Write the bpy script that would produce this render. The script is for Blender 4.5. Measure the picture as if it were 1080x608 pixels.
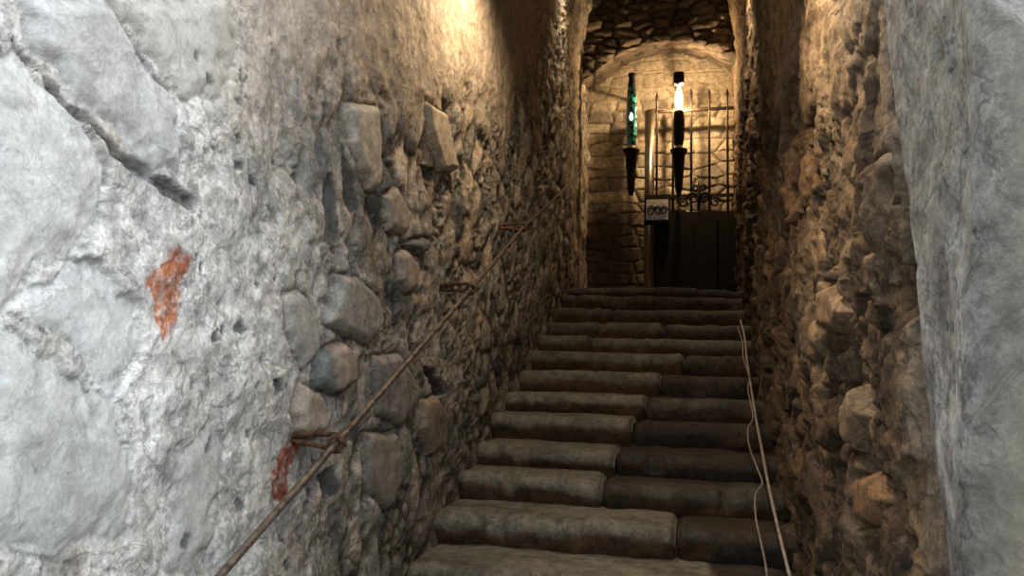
import bpy, math, random
import numpy as np
from mathutils import Matrix, Vector
C = bpy.context.scene.collection
for o in list(bpy.data.objects): bpy.data.objects.remove(o)
random.seed(7)

# ------------------------------------------------------------------ camera
F_PX, EYE = 810.0, 1.65
YAW, PITCH, ROLL = map(math.radians, (13.3, 6.5, 1.5))
_f = np.array([-math.sin(YAW)*math.cos(PITCH), math.cos(YAW)*math.cos(PITCH), math.sin(PITCH)])
_r0 = np.array([math.cos(YAW), math.sin(YAW), 0.0]); _u0 = np.cross(_r0, _f)
_r = _r0*math.cos(ROLL) + _u0*math.sin(ROLL); _u = -_r0*math.sin(ROLL) + _u0*math.cos(ROLL)
cd = bpy.data.cameras.new('camera'); cam = bpy.data.objects.new('camera', cd); C.objects.link(cam)
cd.sensor_width = 36; cd.lens = 36*F_PX/1080; cd.clip_start = 0.02
m = Matrix.Identity(4)
for i in range(3):
    m[i][0], m[i][1], m[i][2] = _r[i], _u[i], -_f[i]
m[2][3] = EYE
cam.matrix_world = m
bpy.context.scene.camera = cam

# ------------------------------------------------------------------ sky, lamps, exposure
sc = bpy.context.scene
sc.view_settings.view_transform = 'Standard'; sc.view_settings.look = 'None'
sc.view_settings.exposure = 0.0; sc.view_settings.gamma = 1; sc.view_settings.use_curve_mapping = False
w = bpy.data.worlds.new('sky'); sc.world = w; w.use_nodes = True
bgn = w.node_tree.nodes['Background']
bgn.inputs[0].default_value = (0.84, 0.93, 1.0, 1); bgn.inputs[1].default_value = 2.7

def lamp(name, loc, target, power, color, size=0.03, spot=None, blend=0.6):
    d = bpy.data.lights.new(name, 'SPOT' if spot else 'POINT')
    d.energy = power; d.color = color; d.shadow_soft_size = size
    if spot: d.spot_size = math.radians(spot); d.spot_blend = blend
    o = bpy.data.objects.new(name, d); C.objects.link(o); o.location = loc
    if target is not None:
        o.rotation_euler = (Vector(target)-Vector(loc)).to_track_quat('-Z', 'Y').to_euler()
    return o
sd = bpy.data.lights.new('hazy_sun', 'SUN'); sd.energy = 1.7; sd.angle = math.radians(35); sd.color = (0.95, 0.97, 1.0)
so = bpy.data.objects.new('hazy_sun', sd); C.objects.link(so); so.location = (3, -3, 5)
so.rotation_euler = Vector((-0.85, 0.30, -0.45)).to_track_quat('-Z', 'Y').to_euler()
WARM = (1.0, 0.66, 0.34); WARMW = (1.0, 0.74, 0.45)
lamp('floodlight', (-0.56, 2.80, 3.38), (-1.0, 2.95, 2.45), 48, WARMW, 0.04, 155, 0.6)
lamp('floodlight', (0.00, 2.05, 2.98), (0.42, 1.95, 2.1), 58, WARMW, 0.03, 125, 1.0)
lamp('floodlight', (-0.76, 5.45, 4.82), (-1.0, 5.5, 3.9), 60, WARMW, 0.03, 75, 1.0)
lamp('floodlight', (0.14, 4.85, 4.50), (0.40, 4.9, 3.7), 80, WARMW, 0.03, 75, 1.0)
lamp('lantern_bulb_light', (-0.105, 6.72, 4.17), None, 115, WARM, 0.03)

# ------------------------------------------------------------------ helpers
def ray(px, py): return (px-540)*_r - (py-304)*_u + F_PX*_f
def atx(px, py, x):
    v = ray(px, py); p = v/v[0]*x; return np.array([p[0], p[1], p[2]+EYE])
def aty(px, py, y):
    v = ray(px, py); p = v/v[1]*y; return np.array([p[0], p[1], p[2]+EYE])
SL = 0.3937
def atstair(px, py, dz=0.0):
    v = ray(px, py); t = (dz-EYE)/(v[2]-SL*v[1]); p = v*t; return np.array([p[0], p[1], p[2]+EYE])

def h2(ix, iy, s):
    n = (ix.astype(np.int64)*374761393 + iy.astype(np.int64)*668265263 + int(s)*1274126177) & 0x7fffffff
    n = ((n ^ (n >> 13))*1103515245) & 0x7fffffff
    n = ((n ^ (n >> 15))*69069 + 12345) & 0x7fffffff
    return ((n ^ (n >> 11)) & 0xffffff)/float(0x1000000)
def vn(x, y, s):
    ix, iy = np.floor(x), np.floor(y); fx, fy = x-ix, y-iy
    fx = fx*fx*fx*(fx*(fx*6-15)+10); fy = fy*fy*fy*(fy*(fy*6-15)+10)
    a, b = h2(ix, iy, s), h2(ix+1, iy, s); c, d = h2(ix, iy+1, s), h2(ix+1, iy+1, s)
    return (a*(1-fx)+b*fx)*(1-fy) + (c*(1-fx)+d*fx)*fy
def fbm(x, y, s, oc=4, g=0.5):
    t = 0; a = 1; n = 0
    for k in range(oc):
        t = t + a*(vn(x*2**k+17.3*k, y*2**k+9.1*k, s+k)-0.5)*2; n += a; a *= g
    return t/n
def ss(a, b, x):
    t = np.clip((x-a)/(b-a), 0, 1); return t*t*(3-2*t)
def voro(u, v, s, jit=0.9):
    """nearest cell id, distance to the border, offset from the seed"""
    iu, iv = np.floor(u), np.floor(v)
    best = np.full(u.shape, 9e9); sx = np.zeros_like(u); sy = np.zeros_like(u); idc = np.zeros_like(u)
    pts = []
    for a in (-2, -1, 0, 1, 2):
        for b in (-2, -1, 0, 1, 2):
            cx, cy = iu+a, iv+b
            qx = cx+0.5+(h2(cx, cy, s)-0.5)*jit; qy = cy+0.5+(h2(cx, cy, s+51)-0.5)*jit
            d = (qx-u)**2+(qy-v)**2
            k = d < best
            best = np.where(k, d, best); sx = np.where(k, qx, sx); sy = np.where(k, qy, sy)
            idc = np.where(k, h2(cx, cy, s+99), idc)
            pts.append((qx, qy, d))
    edge = np.full(u.shape, 9e9)
    for qx, qy, d in pts:
        l = np.sqrt((qx-sx)**2+(qy-sy)**2)
        e = (d-best)/(2*np.maximum(l, 1e-6))
        edge = np.where((l > 1e-4) & (e < edge), e, edge)
    return idc, edge, u-sx, v-sy
def polysd(u, v, P):
    """signed distance to a polygon, positive inside"""
    P = np.asarray(P, float); d = np.full(u.shape, 9e9); ins = np.zeros(u.shape, bool)
    n = len(P)
    for i in range(n):
        a, b = P[i], P[(i+1) % n]; e = b-a; wx, wy = u-a[0], v-a[1]
        t = np.clip((wx*e[0]+wy*e[1])/(e@e+1e-12), 0, 1)
        d = np.minimum(d, (wx-e[0]*t)**2+(wy-e[1]*t)**2)
        c1 = (a[1] <= v) != (b[1] <= v)
        xi = a[0]+(v-a[1])/(b[1]-a[1]+1e-12)*e[0]
        ins ^= c1 & (u < xi)
    d = np.sqrt(d); return np.where(ins, d, -d)
def linesd(u, v, P, W):
    """distance to a polyline minus its local half width"""
    P = np.asarray(P, float); out = np.full(u.shape, 9e9)
    for i in range(len(P)-1):
        a, b = P[i], P[i+1]; e = b-a
        t = np.clip(((u-a[0])*e[0]+(v-a[1])*e[1])/(e@e+1e-12), 0, 1)
        d = np.sqrt((u-a[0]-e[0]*t)**2+(v-a[1]-e[1]*t)**2) - (W[i]*(1-t)+W[i+1]*t)
        out = np.minimum(out, d)
    return out
def mix(a, b, t): return a*(1-t[..., None]) + np.asarray(b)*t[..., None]

def link(name, me, mat, parent=None, smooth=True):
    o = bpy.data.objects.new(name, me); C.objects.link(o)
    if mat: me.materials.append(mat)
    if smooth: me.polygons.foreach_set('use_smooth', [True]*len(me.polygons))
    if parent: o.parent = parent; o.matrix_parent_inverse = Matrix.Identity(4)
    return o
def tag(o, label=None, cat=None, group=None, kind=None):
    if label: o['label'] = label
    if cat: o['category'] = cat
    if group: o['group'] = group
    if kind: o['kind'] = kind
    return o
def empty(name, loc, label, cat, group=None):
    o = bpy.data.objects.new(name, None); C.objects.link(o); o.location = loc; o.empty_display_size = 0.1
    return tag(o, label, cat, group)
def gridmesh(name, X, Y, Z, col=None, flip=False, al=None):
    n, k = X.shape
    co = np.stack([X, Y, Z], -1).reshape(-1, 3).astype(np.float32)
    i = np.arange(n*k).reshape(n, k)
    q = np.stack([i[:-1, :-1], i[1:, :-1], i[1:, 1:], i[:-1, 1:]], -1).reshape(-1, 4)
    if flip: q = q[:, ::-1]
    me = bpy.data.meshes.new(name)
    me.vertices.add(len(co)); me.vertices.foreach_set('co', co.ravel())
    me.loops.add(q.size); me.loops.foreach_set('vertex_index', q.ravel().astype(np.int32))
    me.polygons.add(len(q)); me.polygons.foreach_set('loop_start', np.arange(0, q.size, 4, dtype=np.int32))
    me.update(calc_edges=True)
    if col is not None: addcol(me, col, al)
    return me
def addcol(me, col, al=None):
    a = me.color_attributes.new('tint', 'FLOAT_COLOR', 'POINT')
    c = np.ones((len(me.vertices), 4), np.float32); c[:, :3] = np.clip(col.reshape(-1, 3), 0, 1)
    if al is not None: c[:, 3] = np.clip(al.ravel(), 0, 1)      # alpha: how weathered the surface is
    a.data.foreach_set('color', c.ravel())

# ------------------------------------------------------------------ materials
def mat_stone(name, rough=0.85, bump=0.6, grain=1.0, contrast=0.45):
    m = bpy.data.materials.new(name); m.use_nodes = True; nt = m.node_tree; N = nt.nodes; L = nt.links
    b = N['Principled BSDF']; b.inputs['Roughness'].default_value = rough
    b.inputs['Specular IOR Level'].default_value = 0.3
    at = N.new('ShaderNodeAttribute'); at.attribute_name = 'tint'
    tc = N.new('ShaderNodeTexCoord')
    def noise(sc_, det, ro=0.6):
        n = N.new('ShaderNodeTexNoise'); n.inputs['Scale'].default_value = sc_; n.inputs['Detail'].default_value = det
        n.inputs['Roughness'].default_value = ro; L.new(tc.outputs['Object'], n.inputs['Vector']); return n
    n1 = noise(22*grain, 8, 0.68); n2 = noise(120*grain, 5, 0.7); n3 = noise(5*grain, 4)
    r = N.new('ShaderNodeMapRange'); L.new(n1.outputs['Fac'], r.inputs['Value'])
    r.inputs['From Min'].default_value = 0.37; r.inputs['From Max'].default_value = 0.63
    r.inputs['To Min'].default_value = 1-contrast; r.inputs['To Max'].default_value = 1+contrast
    r2 = N.new('ShaderNodeMapRange'); L.new(n2.outputs['Fac'], r2.inputs['Value'])
    r2.inputs['From Min'].default_value = 0.37; r2.inputs['From Max'].default_value = 0.63
    r2.inputs['To Min'].default_value = 1-contrast*0.6; r2.inputs['To Max'].default_value = 1+contrast*0.6
    r3 = N.new('ShaderNodeMapRange'); L.new(n3.outputs['Fac'], r3.inputs['Value'])
    r3.inputs['From Min'].default_value = 0.3; r3.inputs['From Max'].default_value = 0.7
    r3.inputs['To Min'].default_value = 0.85; r3.inputs['To Max'].default_value = 1.15
    mu = N.new('ShaderNodeMath'); mu.operation = 'MULTIPLY'; L.new(r.outputs[0], mu.inputs[0]); L.new(r2.outputs[0], mu.inputs[1])
    mu2 = N.new('ShaderNodeMath'); mu2.operation = 'MULTIPLY'; L.new(mu.outputs[0], mu2.inputs[0]); L.new(r3.outputs[0], mu2.inputs[1])
    rg = noise(8*grain, 9, 0.62); rg.inputs['Distortion'].default_value = 0.8     # hairline cracks and flaking
    q1 = N.new('ShaderNodeMath'); q1.operation = 'SUBTRACT'; L.new(rg.outputs['Fac'], q1.inputs[0]); q1.inputs[1].default_value = 0.5
    q2 = N.new('ShaderNodeMath'); q2.operation = 'ABSOLUTE'; L.new(q1.outputs[0], q2.inputs[0])
    q3 = N.new('ShaderNodeMapRange'); L.new(q2.outputs[0], q3.inputs['Value']); q3.inputs['From Max'].default_value = 0.022
    q3.inputs['To Min'].default_value = 0.62; q3.inputs['To Max'].default_value = 1.0
    q4 = N.new('ShaderNodeMath'); q4.operation = 'MULTIPLY'; L.new(q3.outputs[0], q4.inputs[0]); L.new(mu2.outputs[0], q4.inputs[1]); mu2 = q4
    mxx = N.new('ShaderNodeMix'); mxx.data_type = 'FLOAT'; L.new(at.outputs['Alpha'], mxx.inputs[0]); mxx.inputs[2].default_value = 1.0
    L.new(mu2.outputs[0], mxx.inputs[3]); mu2 = mxx
    vm = N.new('ShaderNodeVectorMath'); vm.operation = 'SCALE'
    L.new(at.outputs['Color'], vm.inputs[0]); L.new(mu2.outputs[0], vm.inputs['Scale'])
    L.new(vm.outputs[0], b.inputs['Base Color'])
    b1 = N.new('ShaderNodeBump'); b1.inputs['Strength'].default_value = bump; b1.inputs['Distance'].default_value = 0.018
    b0 = N.new('ShaderNodeBump'); b0.inputs['Strength'].default_value = bump; b0.inputs['Distance'].default_value = 0.004; L.new(q3.outputs[0], b0.inputs['Height']); L.new(b0.outputs[0], b1.inputs['Normal'])
    L.new(n1.outputs['Fac'], b1.inputs['Height'])
    b2 = N.new('ShaderNodeBump'); b2.inputs['Strength'].default_value = min(1, bump*1.1); b2.inputs['Distance'].default_value = 0.003
    L.new(n2.outputs['Fac'], b2.inputs['Height']); L.new(b1.outputs[0], b2.inputs['Normal'])
    for bb_ in (b0, b1, b2):
        mm = N.new('ShaderNodeMath'); mm.operation = 'MULTIPLY'; L.new(at.outputs['Alpha'], mm.inputs[0]); mm.inputs[1].default_value = bb_.inputs['Strength'].default_value
        L.new(mm.outputs[0], bb_.inputs['Strength'])
    L.new(b2.outputs[0], b.inputs['Normal'])
    return m
def mat_solid(name, color, rough=0.5, metal=0.0, var=0.25, scale=30, emit=None, es=0, trans=0, bump=0.2, coat=0, color2=None):
    m = bpy.data.materials.new(name); m.use_nodes = True; nt = m.node_tree; N = nt.nodes; L = nt.links
    b = N['Principled BSDF']; b.inputs['Roughness'].default_value = rough; b.inputs['Metallic'].default_value = metal
    b.inputs['Transmission Weight'].default_value = trans; b.inputs['Coat Weight'].default_value = coat
    tc = N.new('ShaderNodeTexCoord'); n = N.new('ShaderNodeTexNoise'); n.inputs['Scale'].default_value = scale
    n.inputs['Detail'].default_value = 6; L.new(tc.outputs['Object'], n.inputs['Vector'])
    cr = N.new('ShaderNodeValToRGB'); cr.color_ramp.elements[0].position = 0.35; cr.color_ramp.elements[1].position = 0.65
    c2 = color2 or [min(1, c*(1+var)) for c in color]
    cr.color_ramp.elements[0].color = [c*(1-var) for c in color]+[1]; cr.color_ramp.elements[1].color = list(c2)+[1]
    L.new(n.outputs['Fac'], cr.inputs['Fac']); L.new(cr.outputs[0], b.inputs['Base Color'])
    if bump:
        bp = N.new('ShaderNodeBump'); bp.inputs['Strength'].default_value = bump; bp.inputs['Distance'].default_value = 0.004
        L.new(n.outputs['Fac'], bp.inputs['Height']); L.new(bp.outputs[0], b.inputs['Normal'])
    if emit: b.inputs['Emission Color'].default_value = list(emit)+[1]; b.inputs['Emission Strength'].default_value = es
    return m
M_wall = mat_stone('rubble_stone', 0.85, 0.9, 1.0, 0.42)
M_wallR = mat_stone('brown_rubble_stone', 0.85, 0.9, 1.0, 0.4)
M_end = mat_stone('coursed_stone', 0.8, 0.6, 1.0, 0.3)
M_step = mat_stone('worn_step_stone', 0.75, 0.55, 1.2, 0.3)
M_rust = mat_solid('rusted_iron', (0.075, 0.04, 0.025), 0.7, 0.5, 0.5, 60, bump=0.5, color2=(0.17, 0.085, 0.05))
M_rail = mat_solid('worn_rail_iron', (0.085, 0.06, 0.045), 0.55, 0.4, 0.35, 50, bump=0.3, color2=(0.20, 0.16, 0.13))
M_iron = mat_solid('gate_iron', (0.06, 0.045, 0.035), 0.45, 0.8, 0.4, 40)
M_black = mat_solid('black_iron', (0.006, 0.005, 0.0045), 0.75, 0.3, 0.4, 30)
M_steel = mat_solid('polished_steel', (0.42, 0.38, 0.32), 0.28, 1.0, 0.15, 25, bump=0.1)
M_plate = mat_solid('silver_plate', (0.75, 0.72, 0.68), 0.5, 0.35, 0.2, 40, bump=0.2)
M_cable = mat_solid('dusty_cable_sheath', (0.30, 0.26, 0.23), 0.7, 0.0, 0.25, 40)
M_wire = mat_solid('thin_wire_sheath', (0.24, 0.20, 0.18), 0.7, 0.0, 0.25, 40)
M_bulb = mat_solid('bulb_glow', (1, 0.9, 0.7), 0.4, 0, 0, 5, emit=(1.0, 0.66, 0.22), es=7, bump=0)
M_cold = mat_solid('cold_spot_glow', (1, 1, 1), 0.4, 0, 0, 5, emit=(0.8, 0.92, 1.0), es=4, bump=0)
M_cream = mat_solid('cream_ring', (0.7, 0.62, 0.5), 0.4, 0, 0.1, 20, bump=0)

# ------------------------------------------------------------------ walls
def base(y): return SL*np.clip(y, 0, 6.0)
def bend(h):                                   # the walls lean in towards the vault
    return 0.10*np.clip((h-1.9)/0.95, 0, None)**2
def stones(u, v, cell, asp, seed, jit=0.95, warp=0.35, rnd=0.07):
    """u along the wall, v up (metres): returns relief 0..1, id, edge distance (m)"""
    wu = u + warp*cell*fbm(u/cell*0.9, v/cell*0.9, seed+5, 3); wv = v + warp*cell*fbm(u/cell*0.9+40, v/cell*0.9, seed+6, 3)
    idc, e, du, dv = voro(wu/cell, wv/(cell*asp), seed, jit)
    e = e*cell
    prof = np.sqrt(np.clip(ss(0.004, rnd, e), 0, 1))
    tilt = (du*(h2(np.floor(idc*9999), np.floor(idc*777), 3)-0.5) + dv*(h2(np.floor(idc*9999), np.floor(idc*777), 4)-0.5))
    return prof, idc, e, tilt
def rcol(idc, pal, seed):
    k = (h2(np.floor(idc*99991), np.floor(idc*7919), seed)*len(pal)).astype(int)
    c = np.array(pal)[np.clip(k, 0, len(pal)-1)]
    return c*(0.85+0.3*h2(np.floor(idc*99991), np.floor(idc*7919), seed+1))[..., None]

def ysteps(y0, y1, ya, d0, p):
    out = [y0]
    while out[-1] < y1:
        y = out[-1]; out.append(y + (0.02 if y < ya else d0*max(y, 1)**p))
    return np.array(out)

# ---- left wall
XL = -0.95
Yc = ysteps(-0.9, 7.4, 0.76, 0.0036, 1.25); Hc = np.linspace(-0.25, 2.82, 640)
Yg, Hg = np.meshgrid(Yc, Hc, indexing='ij'); Zg = base(Yg)+Hg
pal = [(0.36, 0.33, 0.29), (0.42, 0.38, 0.33), (0.30, 0.285, 0.26), (0.46, 0.40, 0.33), (0.33, 0.30, 0.27), (0.25, 0.245, 0.235), (0.40, 0.33, 0.26), (0.13, 0.14, 0.145), (0.38, 0.36, 0.33)]
p1, id1, e1, t1 = stones(Yg, Zg, 0.135, 1.35, 11)
p2, id2, e2, t2 = stones(Yg, Zg, 0.055, 1.3, 23, rnd=0.02)
off1 = h2(np.floor(id1*9e4), np.floor(id1*7e3), 8)
gone = off1 < 0.26                                   # cells filled with small stones
D = 0.021*p1 + 0.018*(off1-0.5)*p1 + 0.04*t1*p1
D = np.where(gone, 0.012*p2+0.01*(h2(np.floor(id2*9e4), np.floor(id2*7e3), 8)-0.5), D)
fine = fbm(Yg*14, Zg*14, 71, 5, 0.6); big = fbm(Yg*1.7, Zg*1.7, 77, 3); mid = fbm(Yg*5, Zg*5, 75, 4)
joint = 1-ss(0.004, 0.022, e1); joint = np.where(gone, 1-ss(0.002, 0.010, e2), joint)
col = rcol(id1, pal, 31); col = np.where(gone[..., None], rcol(id2, pal, 33)*0.9, col)
mort = np.clip(joint, 0, 1)
fill = ss(0.0, 0.4, fbm(Yg*3.1, Zg*3.1, 91, 4)+0.35*mid)         # where mortar was smeared over
col = mix(col, (0.40, 0.375, 0.335), np.clip(mort*0.8, 0, 1)*fill)
col = mix(col, (0.085, 0.075, 0.065), np.clip(mort*0.85, 0, 1)*(1-fill))
D = D + fill*mort*0.012
sm = ss(0.15, 0.6, fbm(Yg*2.3+9, Zg*2.3, 93, 4)+0.25*fine)*0.65
D = D*(1-sm*0.7)+sm*0.022; col = mix(col, (0.42, 0.395, 0.36), sm*0.8)
chip = ss(0.26, 0.42, fbm(Yg*13, Zg*8, 95, 4, 0.6)); D -= 0.010*chip; col = mix(col, (0.085, 0.09, 0.095), chip*0.75)
# limewash over the near wall
AL = np.ones(Yg.shape)
near = ss(2.22, 1.52, Yg + 0.38*ss(1.2, 1.75, Hg) + 0.22*big + 0.12*mid)
rough = near*0.5*fbm(Yg*9, Zg*9, 41, 5, 0.62)
D = D*(1-near*0.82) + near*(0.020 + 0.010*mid) + rough*0.014
lime = np.ones(Yg.shape+(3,))*np.array((0.60, 0.605, 0.60))
lime = mix(lime, (0.42, 0.43, 0.435), ss(0.0, 0.5, fbm(Yg*6, Zg*5, 44, 5)))
lime = mix(lime, (0.78, 0.79, 0.79), ss(0.05, 0.5, fbm(Yg*7+31, Zg*6, 45, 5)))
lime = mix(lime, (0.40, 0.355, 0.31), 0.7*ss(0.1, 0.5, fbm(Yg*3+8, Zg*2.2, 46, 4)))
col = mix(col, lime, near*0.92)
wash = ss(0.08, 0.4, fbm(Yg*11, Zg*3.2, 96, 5, 0.62))*ss(2.9, 1.7, Yg); col = mix(col, (0.60, 0.585, 0.56), wash*0.5*(1-near))
# plaster on the springing of the vault
pl = ss(1.45, 1.8, Hg+0.18*big+0.15*mid)*ss(5.2, 3.8, Yg+0.4*mid)*ss(1.15, 1.5, Yg)
D = D*(1-0.85*pl)+pl*(0.03+0.008*mid); col = mix(col, (0.46, 0.395, 0.33), pl*0.85)
pc = fbm(Yg*9, Zg*2.2, 52, 5); col = mix(col, (0.30, 0.255, 0.21), pl*ss(0.05, 0.5, pc)*0.7)
D += 0.0055*fine + 0.012*big + 0.006*fbm(Yg*30, Zg*16, 279, 4, 0.65)*(1-0.3*near) + rough*0.006
def LP(pts): return [tuple(atx(x, y, XL+0.02)[1:]) for x, y in pts]
def stonepatch(D, col, U, V, P, height, c, rnd=0.03, amt=0.85, n=0.008, gr=1.0, AL=None, al=0.3):
    P = np.array(P); b0, b1 = P.min(0)-0.06, P.max(0)+0.06
    k = (U > b0[0]) & (U < b1[0]) & (V > b0[1]) & (V < b1[1])
    u, v = U[k], V[k]; wob = n*fbm(u*22, v*22, 5, 4)
    s = polysd(u, v, P)+wob
    inn = ss(-0.003, 0.004, s); pr = np.sqrt(ss(0, rnd, s))
    nd = D[k]*(1-inn) + inn*((0.012+height*pr) if height > 0 else (0.012+height*pr)) + 0.003*inn*fbm(u*20, v*20, 9, 4)
    if AL is not None: AL[k] = AL[k]*(1-ss(-0.01, 0.02, s))+al*ss(-0.01, 0.02, s)
    groove = gr*np.exp(-(s/0.006)**2)*(0.010 if height > 0 else 0)
    D[k] = nd-groove
    if c is not None:
        cc = col[k]; cc = mix(cc, c, inn*amt); cc = mix(cc, (0.12, 0.115, 0.11), np.exp(-(s/0.004)**2)*0.55*(gr if gr == 1 else 0.25*gr)*(1 if height > 0 else 0)); col[k] = cc
PALE = (0.50, 0.515, 0.52)
for pts, h_, c, rn in [
    ([(-30, 40), (15, 50), (55, 97), (98, 145), (114, 175), (108, 222), (62, 280), (0, 325), (-40, 330)], 0.030, PALE, 0.08),
    ([(15, -10), (108, -10), (150, 60), (190, 112), (196, 195), (150, 172), (100, 128), (60, 88), (20, 45)], 0.026, (0.42, 0.43, 0.445), 0.05),
    ([(115, -10), (245, -10), (250, 60), (228, 105), (196, 104), (165, 70)], 0.022, (0.45, 0.44, 0.42), 0.05),
    ([(-40, 345), (20, 350), (72, 385), (120, 432), (146, 500), (134, 566), (60, 588), (-40, 575)], 0.028, (0.40, 0.425, 0.43), 0.08),
    ([(30, 300), (75, 280), (130, 300), (150, 370), (120, 410), (80, 375), (30, 335)], 0.012, (0.50, 0.525, 0.54), 0.04),
    ([(195, 470), (225, 440), (238, 480), (228, 560), (200, 612), (175, 600)], 0.014, (0.40, 0.41, 0.41), 0.04)]:
    stonepatch(D, col, Yg, Zg, LP(pts), h_*0.75, c, rn, 0.7, 0.03, 0.3, AL, 0.5)
for pts, h_, c in [
    ([(350, 182), (357, 195), (362, 218), (363, 245), (360, 258), (347, 259), (343, 242), (343, 213)], -0.012, (0.085, 0.095, 0.10)),
    ([(368, 108), (400, 110), (403, 182), (400, 203), (391, 200), (381, 180), (370, 150)], 0.030, (0.47, 0.43, 0.37)),
    ([(366, 150), (379, 190), (383, 224), (374, 228), (366, 208)], -0.02, (0.07, 0.07, 0.07)),
    ([(425, 257), (439, 250), (458, 250), (454, 266), (447, 272), (437, 266)], 0.03, (0.10, 0.115, 0.12)),
    ([(421, 266), (431, 261), (442, 276), (442, 308), (431, 310), (422, 297)], 0.028, (0.40, 0.35, 0.30)),
    ([(351, 363), (366, 360), (376, 383), (376, 407), (357, 416), (350, 390)], 0.032, (0.42, 0.34, 0.27)),
    ([(339, 374), (350, 366), (352, 392), (358, 416), (336, 412), (331, 400)], 0.024, (0.20, 0.25, 0.26)),
    ([(318, 401), (339, 416), (347, 442), (344, 460), (318, 466), (310, 434)], 0.030, (0.37, 0.31, 0.26)),
    ([(449, 422), (463, 416), (474, 437), (472, 472), (457, 481), (446, 454)], 0.030, (0.30, 0.24, 0.18)),
    ([(450, 386), (463, 389), (475, 416), (463, 419)], -0.03, (0.05, 0.05, 0.05)),
    ([(290, 400), (300, 397), (303, 412), (294, 417)], -0.02, (0.06, 0.07, 0.08)),
    ([(357, 289), (380, 290), (400, 312), (407, 342), (389, 367), (347, 342)], 0.030, (0.34, 0.33, 0.31)),
    ([(448, 103), (470, 118), (485, 182), (467, 182), (453, 143)], 0.035, (0.50, 0.43, 0.34)),
    ([(450, 172), (465, 177), (462, 197), (452, 192)], -0.02, (0.05, 0.05, 0.05)),
    ([(300, 312), (318, 305), (338, 330), (340, 372), (322, 392), (303, 350)], 0.020, (0.38, 0.37, 0.35)),
    ([(394, 375), (425, 372), (440, 400), (428, 450), (398, 440)], 0.026, (0.27, 0.26, 0.25)),
    ([(386, 455), (420, 455), (430, 500), (412, 540), (388, 520)], 0.026, (0.30, 0.28, 0.26)),
    ([(338, 500), (356, 492), (362, 520), (345, 530)], -0.015, (0.09, 0.095, 0.10)),
    ([(405, 205), (420, 195), (436, 225), (430, 250), (412, 245)], 0.026, (0.42, 0.38, 0.33))]:
    stonepatch(D, col, Yg, Zg, LP(pts), h_, c, AL=AL, al=0.6)
for pts, W_, dep in [
    ([(12, 42), (55, 92), (98, 136), (122, 163), (150, 181), (182, 203), (203, 216)], [1, 2, 4, 7, 9, 13, 15], 0.024),
    ([(108, -5), (140, 45), (165, 76), (194, 110)], [3, 3.5, 3, 1], 0.012),
    ([(197, 108), (203, 150), (205, 215), (212, 242)], [1, 2.5, 4, 2], 0.010),
    ([(114, 165), (113, 195)], [1.5, 0.6], 0.006),
    ([(-10, 326), (15, 333), (45, 352)], [2, 4, 1], 0.010),
    ([(-10, 578), (60, 592), (110, 600), (140, 606)], [1.5, 1.5, 2, 1], 0.010),
    ([(35, 505), (18, 475), (35, 470)], [2, 1, 1], 0.004)]:
    P = LP(pts); Wm = [a*0.00125 for a in W_]
    k = (Yg > 0.7) & (Yg < 1.7); u, v = Yg[k], Zg[k]
    s = linesd(u, v, P, Wm) + 0.006*fbm(u*40, v*40, 3, 3)
    g = ss(0.003, -0.006, s); D[k] -= dep*g; col[k] = mix(col[k], (0.13, 0.14, 0.155), g*0.75)
# small dark pits where chips of black stone show through the limewash
for i in range(45):
    x = random.uniform(195, 360); y = random.uniform(20, 600)
    p = atx(x, y, XL+0.02)[1:]; a = random.uniform(0.005, 0.016); b = a*random.uniform(0.7, 1.6)
    k = (abs(Yg-p[0]) < 0.06) & (abs(Zg-p[1]) < 0.06)
    s = 1-np.sqrt(((Yg[k]-p[0])/a)**2+((Zg[k]-p[1])/b)**2)+1.5*fbm(Yg[k]*55, Zg[k]*45, i, 3)
    g = ss(0.0, 0.3, s); D[k] -= 0.008*g; col[k] = mix(col[k], (0.10, 0.11, 0.12), g*0.8)
# rust coloured paint marks
for pts, c, a in [
    ([(183, 260), (197, 270), (193, 290), (186, 303), (188, 330), (180, 350), (170, 358), (163, 340), (162, 316), (150, 302), (158, 284), (170, 275), (172, 262)], (0.46, 0.15, 0.065), 0.95),
    ([(330, 455), (322, 470), (314, 478), (308, 500), (300, 530), (288, 528), (291, 500), (301, 472), (314, 460)], (0.27, 0.065, 0.03), 0.95)]:
    AL = AL*(1-0.0*near); P = np.array(LP(pts)); k = (Yg > P[:, 0].min()-0.05) & (Yg < P[:, 0].max()+0.05) & (Zg > P[:, 1].min()-0.05) & (Zg < P[:, 1].max()+0.05)
    u, v = Yg[k], Zg[k]; n_ = fbm(u*60, v*60, 7, 4, 0.7)
    s = polysd(u, v, P)+0.013*n_
    g = ss(-0.004, 0.006, s)*(0.6+0.4*ss(-0.35, 0.1, fbm(u*110, v*110, 8, 3)))
    col[k] = mix(col[k], np.array(c), g*a); D[k] -= 0.002*g
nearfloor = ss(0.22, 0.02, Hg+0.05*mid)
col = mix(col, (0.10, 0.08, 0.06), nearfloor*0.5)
col = col*np.array((1.12, 1.09, 1.05))
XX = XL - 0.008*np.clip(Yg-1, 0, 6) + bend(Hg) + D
o = link('wall_left', gridmesh('wall_left', XX, Yg, Zg, col, flip=True, al=AL*(1-0.35*pl)*(1-0.15*near)), M_wall); tag(o, 'left rubble stone wall of the stairway, limewashed grey at its near end', kind='structure')

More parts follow.
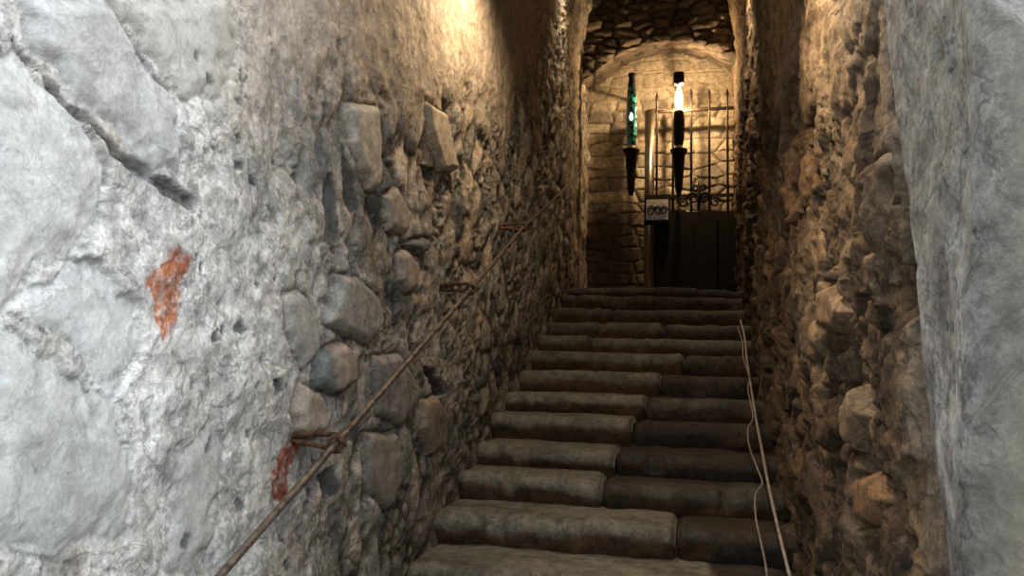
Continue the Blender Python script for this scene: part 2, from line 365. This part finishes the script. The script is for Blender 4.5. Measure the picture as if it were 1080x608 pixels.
# ---- right wall
XR = 0.37
Yc = ysteps(0.72, 7.4, 0.76, 0.0040, 1.2); Hc = np.linspace(-0.25, 2.82, 640)
Yg, Hg = np.meshgrid(Yc, Hc, indexing='ij'); Zg = base(Yg)+Hg
palR = [tuple(c*0.66*k for c, k in zip(q, (1.0, 0.93, 0.84))) for q in [(0.30, 0.23, 0.165), (0.37, 0.29, 0.21), (0.24, 0.185, 0.135), (0.42, 0.345, 0.26), (0.20, 0.165, 0.13), (0.33, 0.25, 0.17), (0.28, 0.24, 0.20), (0.13, 0.125, 0.12)]]
p1, id1, e1, t1 = stones(Yg, Zg, 0.16, 1.2, 211, warp=0.75, rnd=0.03)
p2, id2, e2, t2 = stones(Yg, Zg, 0.06, 1.2, 223, rnd=0.022, warp=0.5)
off1 = h2(np.floor(id1*9e4), np.floor(id1*7e3), 8); off2 = h2(np.floor(id2*9e4), np.floor(id2*7e3), 8)
gone = off1 < 0.33
D = 0.028*p1 + 0.030*(off1-0.5)*p1 + 0.07*t1*p1
D = np.where(gone, 0.014*p2+0.03*(off2-0.6), D)
fine = fbm(Yg*14, Zg*14, 171, 5, 0.6); big = fbm(Yg*1.7, Zg*1.7, 177, 3); mid = fbm(Yg*5, Zg*5, 175, 4)
joint = 1-ss(0.004, 0.026, e1); joint = np.where(gone, 1-ss(0.002, 0.012, e2), joint)
col = rcol(id1, palR, 31); col = np.where(gone[..., None], rcol(id2, palR, 33)*0.8, col)
fill = ss(-0.05, 0.4, fbm(Yg*3.1, Zg*3.1, 191, 4)+0.35*mid)
col = mix(col, (0.34, 0.285, 0.22), np.clip(joint*0.6, 0, 1)*fill)
col = mix(col, (0.05, 0.04, 0.03), np.clip(joint*0.9, 0, 1)*(1-fill))
D = D + fill*joint*0.016
sm = ss(0.2, 0.6, fbm(Yg*2.6+9, Zg*2.0, 193, 4)+0.3*fine)*0.7
sm = np.maximum(sm, ss(1.35, 1.75, Hg+0.15*mid)*0.85)
D = D*(1-sm*0.75)+sm*0.024; col = mix(col, (0.38, 0.325, 0.255), sm*0.7)
pit = ss(0.28, 0.5, fbm(Yg*16, Zg*16, 195, 3))*ss(2.6, 2.0, Yg)
D -= 0.012*pit; col = mix(col, (0.14, 0.11, 0.085), pit*0.55)
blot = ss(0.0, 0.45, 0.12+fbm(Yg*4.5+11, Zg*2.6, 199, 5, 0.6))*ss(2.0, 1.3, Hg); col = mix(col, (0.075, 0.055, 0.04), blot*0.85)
hole = ss(0.42, 0.62, fbm(Yg*6.5+3, Zg*5, 197, 3)); D -= 0.05*hole; col = mix(col, (0.05, 0.045, 0.04), hole*0.6)
D += 0.012*fbm(Yg*22, Zg*9, 271, 5, 0.62)*(1.3-sm) + 0.010*(0.5-abs(fbm(Yg*9, Zg*4, 275, 4)))*2 + 0.008*fine*(1+1.0*(1-sm)) + 0.02*big + 0.012*mid
# deep hole and the cable of mortar near the jamb
def RP(pts): return [tuple(atx(x, y, XR-0.03)[1:]) for x, y in pts]
for pts, h_, c in [([(934, 492), (944, 490), (956, 500), (954, 520), (942, 523), (935, 512)], -0.06, (0.03, 0.035, 0.035)),
                   ([(905, 312), (915, 308), (921, 330), (912, 345), (904, 332)], -0.05, (0.04, 0.035, 0.03)),
                   ([(870, 300), (885, 296), (897, 330), (889, 352), (868, 350)], 0.05, (0.38, 0.30, 0.22)),
                   ([(905, 500), (925, 495), (935, 530), (925, 560), (905, 555)], 0.04, (0.30, 0.20, 0.12)),
                   ([(893, 430), (908, 402), (914, 440), (905, 478), (897, 470)], 0.05, (0.36, 0.29, 0.21))]:
    stonepatch(D, col, Yg, Zg, RP(pts), h_, c)
# smooth plastered jamb: edge, broad shaft, recessed pale face
e0 = 1.272 + 0.02*mid + 0.25*(Zg-1.95)
lip = ss(e0+0.17, e0+0.10, Yg+0.03*fbm(Zg*4, Yg*4, 12, 2))*0.5
sh = ss(e0+0.012, e0-0.028, Yg)
gap = np.exp(-((Yg-e0-0.05-0.02*fbm(Zg*6, Yg*0, 13, 2))/0.028)**2)
D = D*(1-lip)+lip*(0.03+0.01*mid); col = mix(col, (0.30, 0.28, 0.25), lip*1.2)
D -= 0.035*gap*(1-sh); col = mix(col, (0.16, 0.15, 0.14), gap*0.5*(1-sh))
e2_ = 0.965 + 0.17*(1.7-Zg) + 0.01*mid
rec = ss(e2_+0.03, e2_-0.05, Yg)
face = 0.055 + 0.006*mid + 0.007*fbm(Yg*12, Zg*7, 205, 5) - 0.045*rec
D = D*(1-sh)+sh*face
jc = np.ones(Yg.shape+(3,))*np.array((0.27, 0.262, 0.245))
jc = mix(jc, (0.17, 0.165, 0.16), ss(0.0, 0.5, fbm(Yg*9, Zg*3.5, 207, 5)))
jc = mix(jc, (0.46, 0.455, 0.44), ss(-0.1, 0.35, fbm(Yg*11+3, Zg*5, 208, 5))*ss(2.1, 1.5, Zg)*(1-rec))
jc = mix(jc, (0.33, 0.305, 0.255), rec*0.85)
ptt = ss(0.3, 0.5, fbm(Yg*60, Zg*40, 209, 3)); jc = mix(jc, (0.2, 0.2, 0.2), ptt*0.6*(1-rec)); D -= 0.003*ptt*sh
kk = linesd(Yg, Zg, RP([(1052, 325), (1066, 300), (1085, 270)]), [0.001, 0.003, 0.001])
g = ss(0.003, -0.002, kk); jc = mix(jc, (0.14, 0.13, 0.12), g*0.6)
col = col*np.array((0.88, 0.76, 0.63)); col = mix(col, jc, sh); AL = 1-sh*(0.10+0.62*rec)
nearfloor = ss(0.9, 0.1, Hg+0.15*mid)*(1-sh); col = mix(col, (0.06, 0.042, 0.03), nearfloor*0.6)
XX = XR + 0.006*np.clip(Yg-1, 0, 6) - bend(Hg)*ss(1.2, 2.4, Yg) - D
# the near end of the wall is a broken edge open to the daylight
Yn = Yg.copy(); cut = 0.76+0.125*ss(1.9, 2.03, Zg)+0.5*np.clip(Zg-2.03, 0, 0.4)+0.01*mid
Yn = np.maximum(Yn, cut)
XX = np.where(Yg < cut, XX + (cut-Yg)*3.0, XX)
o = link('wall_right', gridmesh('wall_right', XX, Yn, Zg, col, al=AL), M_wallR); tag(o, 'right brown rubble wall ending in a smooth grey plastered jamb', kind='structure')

# ---- vault
Yc = np.linspace(1.35, 7.4, 260); T = np.linspace(0, 1, 60); Yg, Tg = np.meshgrid(Yc, T, indexing='ij')
xa = XL-0.008*np.clip(Yg-1, 0, 6)+bend(2.8)-0.02; xb = XR+0.006*np.clip(Yg-1, 0, 6)-bend(2.8)+0.05
Xg = xa+(xb-xa)*Tg; Zg = base(Yg)+2.74+0.26*np.sin(np.pi*Tg)-0.03*fbm(Yg*5, Xg*5, 301, 4)
p1, id1, e1, t1 = stones(Yg, Xg, 0.14, 1.2, 303); Zg -= 0.03*p1
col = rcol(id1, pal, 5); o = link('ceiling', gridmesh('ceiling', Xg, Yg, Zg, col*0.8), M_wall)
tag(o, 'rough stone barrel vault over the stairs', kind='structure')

# ---- end wall with coursed stones
Xc = np.linspace(-1.3, 0.75, 420); Zc = np.linspace(2.2, 5.3, 560); Xg, Zg = np.meshgrid(Xc, Zc, indexing='ij')
row = 0.115; zz = Zg + 0.018*fbm(Xg*3, Zg*3, 401, 3)
palE = [(0.42, 0.36, 0.27), (0.47, 0.41, 0.31), (0.38, 0.32, 0.24), (0.50, 0.44, 0.34), (0.34, 0.29, 0.22), (0.30, 0.26, 0.21)]
idc, e, du, dv = voro((Xg+0.03*fbm(Xg*5, Zg*5, 403, 3))/0.26, zz/row, 407, 0.5); e = e*row
D = 0.022*np.sqrt(ss(0.001, 0.018, e)) + 0.018*(h2(np.floor(idc*9e4), np.floor(idc*7e3), 8)-0.5) + 0.02*dv*(idc-0.5) + 0.006*fbm(Xg*14, Zg*14, 405, 5)
col = rcol(idc, palE, 3)
jt = 1-ss(0.002, 0.010, e); col = mix(col, (0.16, 0.125, 0.09), jt*0.5*ss(-0.3, 0.2, fbm(Xg*4, Zg*4, 417, 3)))
col = mix(col, (0.085, 0.06, 0.04), ss(3.5, 3.05, Zg+0.25*fbm(Xg*3, Zg*3, 419, 3))*0.88)  # dimness below the bulb's reach painted into the lower wall
pl = ss(4.25, 4.4, Zg+0.06*fbm(Xg*4, Zg*4, 411, 4)); col = mix(col, (0.42, 0.36, 0.27), pl*0.7); D = D*(1-0.6*pl)+0.012*pl
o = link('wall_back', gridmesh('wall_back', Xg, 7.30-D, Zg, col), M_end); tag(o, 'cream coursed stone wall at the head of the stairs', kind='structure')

# ---- dark arched lintel wall in front of it
Xc = np.linspace(-1.3, 0.75, 300); S = np.linspace(0, 1, 260); Xg, Sg = np.meshgrid(Xc, S, indexing='ij')
xc = -0.24; arch = 4.70-0.24*np.clip((Xg-xc)/0.62, -1.6, 1.6)**2 + 0.02*fbm(Xg*5, Xg*0, 421, 4)
k = 0.62
Zg = np.where(Sg < k, 5.35+(arch-5.35)*Sg/k, arch+0.10*(Sg-k)/(1-k)); Yg = np.where(Sg < k, 6.78, 6.78+0.5*(Sg-k)/(1-k))
idc, e, du, dv = voro(Xg/0.17+0.3*fbm(Xg*5, Zg*5, 431, 3), (Zg-Yg)/0.075+0.3*fbm(Xg*4, Zg*4, 437, 3), 433, 0.7); e *= 0.075
D = 0.04*np.sqrt(ss(0.001, 0.03, e))+0.05*(h2(np.floor(idc*9e4), np.floor(idc*7e3), 8)-0.5)+0.01*fbm(Xg*12, Zg*12, 435, 5)
tt = ss(k-0.03, k+0.03, Sg)
col = mix(rcol(idc, [(0.12, 0.095, 0.075), (0.17, 0.135, 0.105), (0.09, 0.075, 0.06), (0.20, 0.165, 0.125)], 3), (0.04, 0.035, 0.03), (1-ss(0.001, 0.007, e))*0.7)
o = link('wall_arch', gridmesh('wall_arch', Xg, Yg-D*(1-tt), Zg-D*tt*0.6, col), M_end); tag(o, 'dark rough stone arch above the gate', kind='structure')

# ---- landing floor and lower ground
def slabfloor(name, x0, x1, y0, y1, z, c, n=80, label=''):
    X, Y = np.meshgrid(np.linspace(x0, x1, n), np.linspace(y0, y1, n), indexing='ij')
    Z = z+0.008*fbm(X*4, Y*4, 501, 4); cc = mix(np.ones(X.shape+(3,))*np.array(c), np.array(c)*0.6, ss(0, 0.5, fbm(X*6, Y*6, 503, 4)))
    o = link(name, gridmesh(name, X, Y, Z, cc), M_step); tag(o, label, kind='structure')
slabfloor('floor_landing', -1.1, 0.6, 6.05, 7.35, 2.345, (0.16, 0.13, 0.10), label='dark stone landing at the head of the stairs')
slabfloor('floor', -6, 6, -8, 0.62, 0.0, (0.34, 0.33, 0.31), label='pale stone ground at the foot of the stairs')

# packed rubble under the steps, and an unseen wall added to block low sky light
X, Y = np.meshgrid(np.linspace(-1.05, 0.5, 60), np.linspace(0.2, 6.2, 200), indexing='ij')
o = link('floor_ramp', gridmesh('floor_ramp', X, Y, SL*Y-0.15+0.01*fbm(X*8, Y*8, 511, 4), np.ones(X.shape+(3,))*np.array((0.06, 0.045, 0.035))), M_step); tag(o, 'dark packed rubble under the steps', kind='structure')
X, Z = np.meshgrid(np.linspace(-6, 6, 120), np.linspace(-0.1, 4.6, 60), indexing='ij')
o = link('wall_sky_block', gridmesh('wall_sky_block', X, -4.0+0.04*fbm(X*3, Z*3, 521, 4), Z, rcol(voro(X/0.3, Z/0.2, 5)[0], pal, 4)), M_wall); tag(o, 'unseen grey stone wall added behind the viewer to block low sky', kind='structure')

# ------------------------------------------------------------------ stairs
st = empty('staircase', (-0.29, 0.4, 0), 'long flight of worn stone steps climbing between rubble walls', 'staircase')
ny = [2.56, 2.87, 3.16, 3.40, 3.71, 3.97, 4.29, 4.58, 4.87, 5.13, 5.47, 5.77, 5.985]
low = list(np.arange(2.27, 0.3, -0.29))[::-1]
allY = low+ny
joints = {2.56: 755, 2.87: 714, 3.16: 636, 3.40: 650, 3.71: 668, 3.97: 682, 4.29: 697, 4.58: 722, 4.87: 622, 5.13: 700, 5.47: 645}
rowpx = {2.56: 582, 2.87: 533, 3.16: 496, 3.40: 467, 3.71: 437, 3.97: 415, 4.29: 391, 4.58: 371, 4.87: 354, 5.13: 340, 5.47: 324}
LIGHT = (0.19, 0.178, 0.145)
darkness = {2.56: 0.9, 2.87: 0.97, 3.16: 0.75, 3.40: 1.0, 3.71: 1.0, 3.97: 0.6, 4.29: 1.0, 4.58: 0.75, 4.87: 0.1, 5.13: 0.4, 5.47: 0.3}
def slab(xa, xb, y, z, ynext, drop, tint, seed, dirt_dim):
    nx = max(12, int((xb-xa)/0.008)); X1 = np.linspace(0, 1, nx)
    prof = []                                     # (depth from front, height from top)
    dpt = ynext-y+0.10
    for t in np.linspace(0, 1, 14): prof.append((dpt*(1-t)+0.045*t, 0.0, 0))
    for a in np.linspace(0, math.pi/2, 12)[1:]: prof.append((0.045-0.045*math.sin(a), -0.045+0.045*math.cos(a), 0))
    for t in np.linspace(0, 1, 16)[1:]: prof.append((0.035*t**1.5, -0.045-(drop-0.045)*t, t))
    prof = np.array(prof); Xg, K = np.meshgrid(X1, np.arange(len(prof)), indexing='ij')
    dy, dz, lowf = prof[K, 0], prof[K, 1], prof[K, 2]
    endd = np.minimum((Xg)*(xb-xa), (1-Xg)*(xb-xa)); rnd = np.sqrt(1-np.clip(1-endd/0.035, 0, 1)**2)
    X = xa+(xb-xa)*Xg
    wear = 0.012*fbm(X*2.2, X*0+seed, seed, 3); n = fbm(X*9, (dy-dz)*9+seed, seed+3, 5)
    n2 = fbm(X*3.5, (dy-dz)*5+seed, seed+7, 4)
    chip = ss(0.25, 0.6, fbm(X*7, X*0+seed*3.1, seed+13, 3))*np.exp(-((dy-dz-0.05)/0.05)**2)
    front = (1-ss(0.02, 0.14, dy))
    dy = dy + 0.012*ss(0.0, 1.0, lowf)
    Y = y + dy*1.0 + (1-rnd)*0.05*front + wear*front + 0.010*n*front + 0.010*n2*front + 0.018*chip
    Z = z + dz - (1-rnd)*0.03*(1-lowf) + 0.006*n + 0.007*n2 + wear*0.5 - 0.02*chip
    c = np.ones(X.shape+(3,))*np.array(tint)
    c = mix(c, np.array(tint)*0.62, ss(0.0, 0.5, fbm(X*5, (dy-dz)*14+seed, seed+17, 5)))
    low_ = ss(0.040, 0.075, -dz+0.02*n2)
    c = mix(c, (0.085, 0.043, 0.02), low_*0.92)                      # brown soil on the lower riser
    c = mix(c, (0.045, 0.033, 0.025), ss(0.1, 0.5, fbm(X*4+7, (dy-dz)*9+seed, seed+21, 4)+dirt_dim-0.35)*min(1, dirt_dim*1.1))  # soil blotches, heavier on upper steps to paint in their dimness
    return X, Y, Z, c
def join_grids(parts):
    vs, qs, cs = [], [], []; off = 0; caps = []
    for X, Y, Z, c in parts:
        n, k = X.shape; i = np.arange(n*k).reshape(n, k)+off
        vs.append(np.stack([X, Y, Z], -1).reshape(-1, 3)); cs.append(c.reshape(-1, 3))
        qs.append(np.stack([i[:-1, :-1], i[:-1, 1:], i[1:, 1:], i[1:, :-1]], -1).reshape(-1, 4)); off += n*k
        for e_ in (i[0], i[-1][::-1]): caps.append(tuple(int(a) for a in e_))
    return np.concatenate(vs), np.concatenate(qs).tolist()+caps, np.concatenate(cs)
for i, y in enumerate(allY):
    yn = allY[i+1] if i+1 < len(allY) else y+0.3
    z = SL*y; zprev = SL*allY[i-1] if i else 0.0
    drop = z-zprev+0.03; key = round(y, 3)
    xl = -0.955+0.012*math.sin(i*2.1) - 0.006*y; xr = 0.42
    if key in joints: xj = atstair(joints[key], rowpx[key])[0]
    else: xj = 0.05 if i % 2 else -0.3
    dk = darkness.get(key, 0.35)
    far_dim = float(np.clip((y-3.6)/2.0, 0, 1))
    tl = np.array(LIGHT)*(1-0.6*far_dim)  # fading light up the flight put into the slab colour
    parts = [slab(xl, xj+(0.03 if key not in joints else -0.002), y, z, yn, drop, tl, 600+i*31, 0.12+0.3*far_dim),
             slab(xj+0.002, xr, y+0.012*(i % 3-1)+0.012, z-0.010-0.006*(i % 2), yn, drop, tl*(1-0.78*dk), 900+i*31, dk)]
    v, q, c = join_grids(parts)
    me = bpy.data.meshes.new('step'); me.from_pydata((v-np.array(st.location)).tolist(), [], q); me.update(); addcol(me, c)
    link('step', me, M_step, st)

# ------------------------------------------------------------------ tube builder
def tube(paths, seg=10):
    """paths: list of (points, radii); radii may be number or list -> verts, faces"""
    V, Fc = [], []
    for pts, rad in paths:
        pts = [Vector(p) for p in pts]; n = len(pts)
        rad = [rad]*n if not hasattr(rad, '__len__') else rad
        prev = None; rings = []
        for i, p in enumerate(pts):
            t = (pts[min(i+1, n-1)]-pts[max(i-1, 0)]).normalized()
            if prev is None:
                a = Vector((0, 0, 1)) if abs(t.z) < 0.9 else Vector((1, 0, 0)); nn = t.cross(a).normalized()
            else: nn = (prev-t*prev.dot(t)).normalized()
            prev = nn; bb = t.cross(nn); b0 = len(V)
            for k in range(seg):
                a = 2*math.pi*k/seg; V.append(p+(nn*math.cos(a)+bb*math.sin(a))*rad[i])
            rings.append(b0)
        for a, b in zip(rings, rings[1:]):
            for k in range(seg):
                Fc.append((a+k, a+(k+1) % seg, b+(k+1) % seg, b+k))
        Fc.append(tuple(range(rings[0], rings[0]+seg))[::-1]); Fc.append(tuple(range(rings[-1], rings[-1]+seg)))
    return V, Fc
def mk(name, VF, mat, parent=None, smooth=True, origin=None):
    V, Fc = VF; me = bpy.data.meshes.new(name)
    off = Vector(parent.matrix_world.translation if False else (0, 0, 0))
    if origin is not None: off = Vector(origin)
    me.from_pydata([tuple(Vector(v)-off) for v in V], [], Fc); me.update()
    return link(name, me, mat, parent, smooth)
def crs(pts, n=12):
    """smooth curve through points"""
    P = [Vector(p) for p in pts]; P = [P[0]*2-P[1]]+P+[P[-1]*2-P[-2]]; out = []
    for i in range(1, len(P)-2):
        a, b, c, d = P[i-1:i+3]
        for k in range(n):
            t = k/n; out.append(0.5*((2*b)+(-a+c)*t+(2*a-5*b+4*c-d)*t*t+(-a+3*b-3*c+d)*t**3))
    out.append(P[-2]); return out
def box(x0, x1, y0, y1, z0, z1, bev=0.003):
    import bmesh
    bm = bmesh.new(); bmesh.ops.create_cube(bm, size=1)
    for v in bm.verts: v.co = Vector((x0 if v.co.x < 0 else x1, y0 if v.co.y < 0 else y1, z0 if v.co.z < 0 else z1))
    if bev: bmesh.ops.bevel(bm, geom=bm.edges[:], offset=bev, segments=2, affect='EDGES')
    bm.verts.index_update(); V = [v.co.copy() for v in bm.verts]; Fc = [tuple(v.index for v in f.verts) for f in bm.faces]; bm.free()
    return V, Fc
def merge(*vfs):
    V, Fc = [], []
    for v, f in vfs:
        o = len(V); V += list(v); Fc += [tuple(i+o for i in q) for q in f]
    return V, Fc

# ------------------------------------------------------------------ handrail
hr0 = Vector((-0.82, 0.9, 1.04))
hr = empty('handrail', hr0, 'rusty iron handrail rod running up the left rubble wall', 'handrail')
RX = -0.82
K = [(232, 608), (355, 468), (497, 305), (552, 240), (590, 205)]
pts = [atx(px, py, RX) for px, py in K]
d0 = (pts[1]-pts[0]); start = pts[0]-d0*0.8
ends = [Vector(start)]+[Vector(p) for p in pts]+[Vector((RX, 5.7, 3.22))]
rodpts = []
for a, b in zip(ends, ends[1:]):
    for k in range(10): rodpts.append(a.lerp(b, k/10)+Vector((0, 0, 0)))
rodpts.append(ends[-1])
mk('rail', tube([(rodpts, 0.0082)], 12), M_rail, hr, origin=hr0)
def bracket(c):
    c = Vector(c); wx = -0.925
    root = Vector((wx-0.02, c.y+0.004, c.z+0.012))
    up = crs([root, root+Vector((0.045, 0, 0.006)), c+Vector((-0.03, 0.0, 0.020)), c+Vector((0.0, 0, 0.020)), c+Vector((0.018, 0.0, 0.008)), c+Vector((0.019, 0, -0.008))], 6)
    lo = crs([root+Vector((0, 0, -0.012)), root+Vector((0.05, 0, -0.016)), c+Vector((-0.026, 0, -0.012)), c+Vector((-0.006, 0, -0.019)), c+Vector((0.010, 0, -0.017))], 6)
    b = mk('bracket', tube([(up, [0.0095]*6+[0.006]*(len(up)-6)), (lo, [0.0095]*6+[0.006]*(len(lo)-6))], 8), M_rust, hr, origin=hr0)
    ringp = [c+Vector((0.017*math.cos(a), -0.006, 0.017*math.sin(a))) for a in np.linspace(0, 2*math.pi, 20)]
    mk('ring', tube([(ringp, 0.0055)], 8), M_rust, b, origin=(0, 0, 0)).location = -hr0
for p in pts[1:4]: bracket(p)

# ------------------------------------------------------------------ cables on the right of the steps
def cable(name, px, dz, r, mat, label):
    P = crs([atstair(x, y, dz) for x, y in px], 8)
    o = mk(name, tube([(P, r)], 10), mat); return tag(o, label, 'cable')
cable('cable', [(781, 338), (785, 355), (788, 382), (791, 402), (797, 440), (803, 472), (811, 515), (820, 555), (833, 608), (848, 660)], 0.045, 0.0055, M_cable,
      'thicker straight grey cable lying down the right of the steps')
cable('wire', [(778, 345), (783, 362), (784, 378), (790, 398), (789, 412), (794, 440), (789, 452), (790, 470), (799, 495), (804, 510), (797, 522), (797, 545), (802, 570), (808, 600), (812, 650)], 0.05, 0.0034, M_wire,
      'thin wavy wire beside the thicker cable on the steps')

# ------------------------------------------------------------------ iron gate
GY = 6.98
g0 = Vector((-0.02, GY, 2.345))
gt = empty('iron_gate', g0, 'iron barred gate with pointed bars and dark lower panel, before the cream wall', 'gate')
def G(px, py): return aty(px, py, GY)
FLR = 2.35
for px, top in [(693, 97), (710, 108), (729, 93), (748, 93), (767, 93)]:
    t = G(px, top); r = 0.0115
    P = [(t[0], GY, FLR), (t[0], GY, t[2]-0.09), (t[0], GY, t[2]-0.05), (t[0], GY, t[2])]
    mk('bar', tube([(P, [r, r, r*1.35, 0.001])], 10), M_iron, gt, origin=g0)
xl, xr = G(681, 118)[0], 0.43
for py, hh in ((116, 0.014), (207, 0.016)):
    z = G(730, py)[2]; mk('rail', box(xl+0.02, xr, GY-0.012, GY+0.012, z-hh, z+hh, 0.004), M_iron, gt, False, origin=g0)
xs0, xs1 = G(680.5, 118)[0], G(690.5, 118)[0]
mk('stile', box(xs0, xs1, GY-0.05, GY+0.01, FLR, G(685, 117)[2], 0.012), M_steel, gt, True, origin=g0)['label'] = 'polished steel stile'
zt = G(730, 224)[2]; xp0 = G(690, 240)[0]
panel = [box(xp0, xr, GY-0.02, GY-0.008, FLR, zt, 0.003)]
for i in range(4):
    a = xp0+(xr-xp0)*i/4+0.02; b = xp0+(xr-xp0)*(i+1)/4-0.02
    panel.append(box(a, b, GY-0.032, GY-0.018, FLR+0.08, zt-0.07, 0.008))
mk('panel', merge(*panel), M_black, gt, False, origin=g0)
# wrought scrolls above the panel
cx, cz = G(737, 212)[0], G(737, 212)[2]
sc_paths = []
for s in (-1, 1):
    for q, (ox, oz, R0, tn) in enumerate([(0.05, 0.02, 0.055, 1.5), (0.14, -0.02, 0.05, 1.4), (0.035, 0.11, 0.035, 1.3)]):
        P = []
        for k in range(28):
            a = tn*2*math.pi*k/27; rr = R0*(1-0.8*k/27)
            P.append((cx+s*(ox+rr*math.cos(a)), GY-0.02, cz+oz+rr*math.sin(a)))
        sc_paths.append((P, 0.010))
sc_paths.append(([(cx, GY-0.02, cz-0.09), (cx, GY-0.02, cz+0.05), (cx, GY-0.02, cz+0.12), (cx, GY-0.02, cz+0.2)], [0.012, 0.022, 0.012, 0.002]))
mk('scroll_ornament', tube(sc_paths, 8), M_black, gt, origin=g0)
# lock box with its chased plate
a, b = G(680, 208), G(707, 238)
lb = mk('lock_box', box(a[0], b[0], GY-0.085, GY-0.03, b[2], a[2], 0.006), M_black, gt, False, origin=g0)
a2, b2 = G(682, 212), G(705, 235)
lp = mk('lock_plate', box(a2[0], b2[0], GY-0.092, GY-0.080, b2[2]+0.01, a2[2]-0.01, 0.004), M_plate, lb, False); lp.location = -g0
lp['label'] = 'silvery lock plate with dark scrolls'
pcx, pcz = (a2[0]+b2[0])/2, (a2[2]+b2[2])/2; W_ = (b2[0]-a2[0])/2
pp = []
for ox, s, R0 in ((-0.55, 1, 0.05), (0.05, -1, 0.045), (0.6, 1, 0.045)):
    P = []
    for k in range(24):
        t = 1.6*2*math.pi*k/23; rr = R0*(1-0.65*k/23)
        P.append((pcx+ox*W_+s*rr*math.cos(t)*0.8, GY-0.095, pcz+rr*math.sin(t)*0.95-0.01))
    pp.append((P, 0.0055))
cr_ = mk('chasing', tube(pp, 6), M_black, lp)

# ------------------------------------------------------------------ torch lanterns on the end wall
def lathe(c, prof, seg=18, square=False):
    V, Fc = [], []
    sg = 4 if square else seg
    for r, z in prof:
        for k in range(sg):
            a = 2*math.pi*(k+(0.5 if square else 0))/sg; V.append(Vector((c[0]+r*math.cos(a), c[1]+r*math.sin(a), z)))
    for i in range(len(prof)-1):
        for k in range(sg): Fc.append((i*sg+k, i*sg+(k+1) % sg, (i+1)*sg+(k+1) % sg, (i+1)*sg+k))
    Fc.append(tuple(range(sg))[::-1]); Fc.append(tuple(range((len(prof)-1)*sg, len(prof)*sg)))
    return V, Fc
def mat_teal():
    m = bpy.data.materials.new('teal_crackle_glass'); m.use_nodes = True; nt = m.node_tree; N = nt.nodes; L = nt.links
    b = N['Principled BSDF']; b.inputs['Roughness'].default_value = 0.12; b.inputs['Coat Weight'].default_value = 0.8
    tc = N.new('ShaderNodeTexCoord'); v = N.new('ShaderNodeTexVoronoi'); v.inputs['Scale'].default_value = 38
    L.new(tc.outputs['Object'], v.inputs['Vector'])
    cr = N.new('ShaderNodeValToRGB'); L.new(v.outputs['Color'], cr.inputs['Fac'])
    e = cr.color_ramp.elements; e[0].position = 0.35; e[0].color = (0.005, 0.03, 0.035, 1); e[1].position = 0.8; e[1].color = (0.05, 0.55, 0.50, 1)
    L.new(cr.outputs[0], b.inputs['Base Color'])
    bp = N.new('ShaderNodeBump'); bp.inputs['Strength'].default_value = 0.8; bp.inputs['Distance'].default_value = 0.01
    L.new(v.outputs['Distance'], bp.inputs['Height']); L.new(bp.outputs[0], b.inputs['Normal'])
    return m
M_teal = mat_teal()
LY = 6.70
def lantern(name, px, label, lit):
    Zt = lambda py: aty(px, py, LY)[2]
    x = aty(px, 150, LY)[0]; c = (x, LY)
    root = empty(name, (x, LY, Zt(205)), label, 'lantern'); off = (x, LY, Zt(205))
    # cone shaped holder
    mk('holder', lathe(c, [(0.018, Zt(206)), (0.030, Zt(200)), (0.042, Zt(180)), (0.055, Zt(163)), (0.075, Zt(160)), (0.075, Zt(158)), (0.03, Zt(157))]), M_black, root, origin=off)
    mk('collar', lathe(c, [(0.03, Zt(158)), (0.034, Zt(157)), (0.034, Zt(154)), (0.028, Zt(153))]), M_cream, root, origin=off)['label'] = 'cream collar'
    if not lit:
        mk('glass', lathe(c, [(0.036, Zt(154)), (0.046, Zt(146)), (0.050, Zt(130)), (0.046, Zt(110)), (0.040, Zt(96)), (0.034, Zt(92))], 20), M_teal, root, origin=off)['label'] = 'teal crackled glass'
        mk('bulb', [(lambda V, Fc: ([v+Vector((0, -0.035, 0)) for v in V], Fc))(*lathe(c, [(0.006, Zt(132)), (0.018, Zt(128)), (0.020, Zt(125)), (0.012, Zt(120)), (0.005, Zt(117))]))][0], M_cold, root, origin=off)['label'] = 'small white glowing spot'  # small glowing spot added in front of the glass
        mk('cap', lathe(c, [(0.036, Zt(93)), (0.034, Zt(88)), (0.026, Zt(82)), (0.036, Zt(80)), (0.034, Zt(78))]), M_black, root, origin=off)
    else:
        mk('shaft', lathe(c, [(0.036, Zt(154)), (0.046, Zt(146)), (0.050, Zt(130)), (0.044, Zt(120)), (0.03, Zt(117))], 20), M_black, root, origin=off)
        mk('bulb', lathe(c, [(0.020, Zt(117)), (0.032, Zt(112)), (0.036, Zt(106)), (0.030, Zt(98)), (0.016, Zt(93)), (0.010, Zt(91))], 20), M_bulb, root, origin=off)['label'] = 'glowing warm bulb'
        mk('bulb_socket', lathe(c, [(0.034, Zt(120)), (0.038, Zt(119)), (0.034, Zt(117)), (0.02, Zt(116.5))]), M_cream, root, origin=off)
        mk('cap', lathe(c, [(0.055, Zt(89)), (0.066, Zt(86)), (0.062, Zt(79)), (0.05, Zt(77))], square=True), M_black, root, False, origin=off)
    # iron arm back to the wall
    z = Zt(170); z2 = Zt(84)
    mk('wall_arm', tube([([(x, LY+0.03, z), (x, 7.31, z+0.02)], 0.012)], 8), M_black, root, origin=off)
    mk('wall_arm', tube([([(x, LY+0.02, z2), (x, 7.31, z2)], 0.010)], 8), M_black, root, origin=off)
lantern('torch_lantern', 666, 'tall torch shaped lantern with sparkling teal glass, left of the gate', False)
lantern('torch_lantern', 716, 'torch shaped lantern with a glowing warm bulb, in front of the gate bars', True)
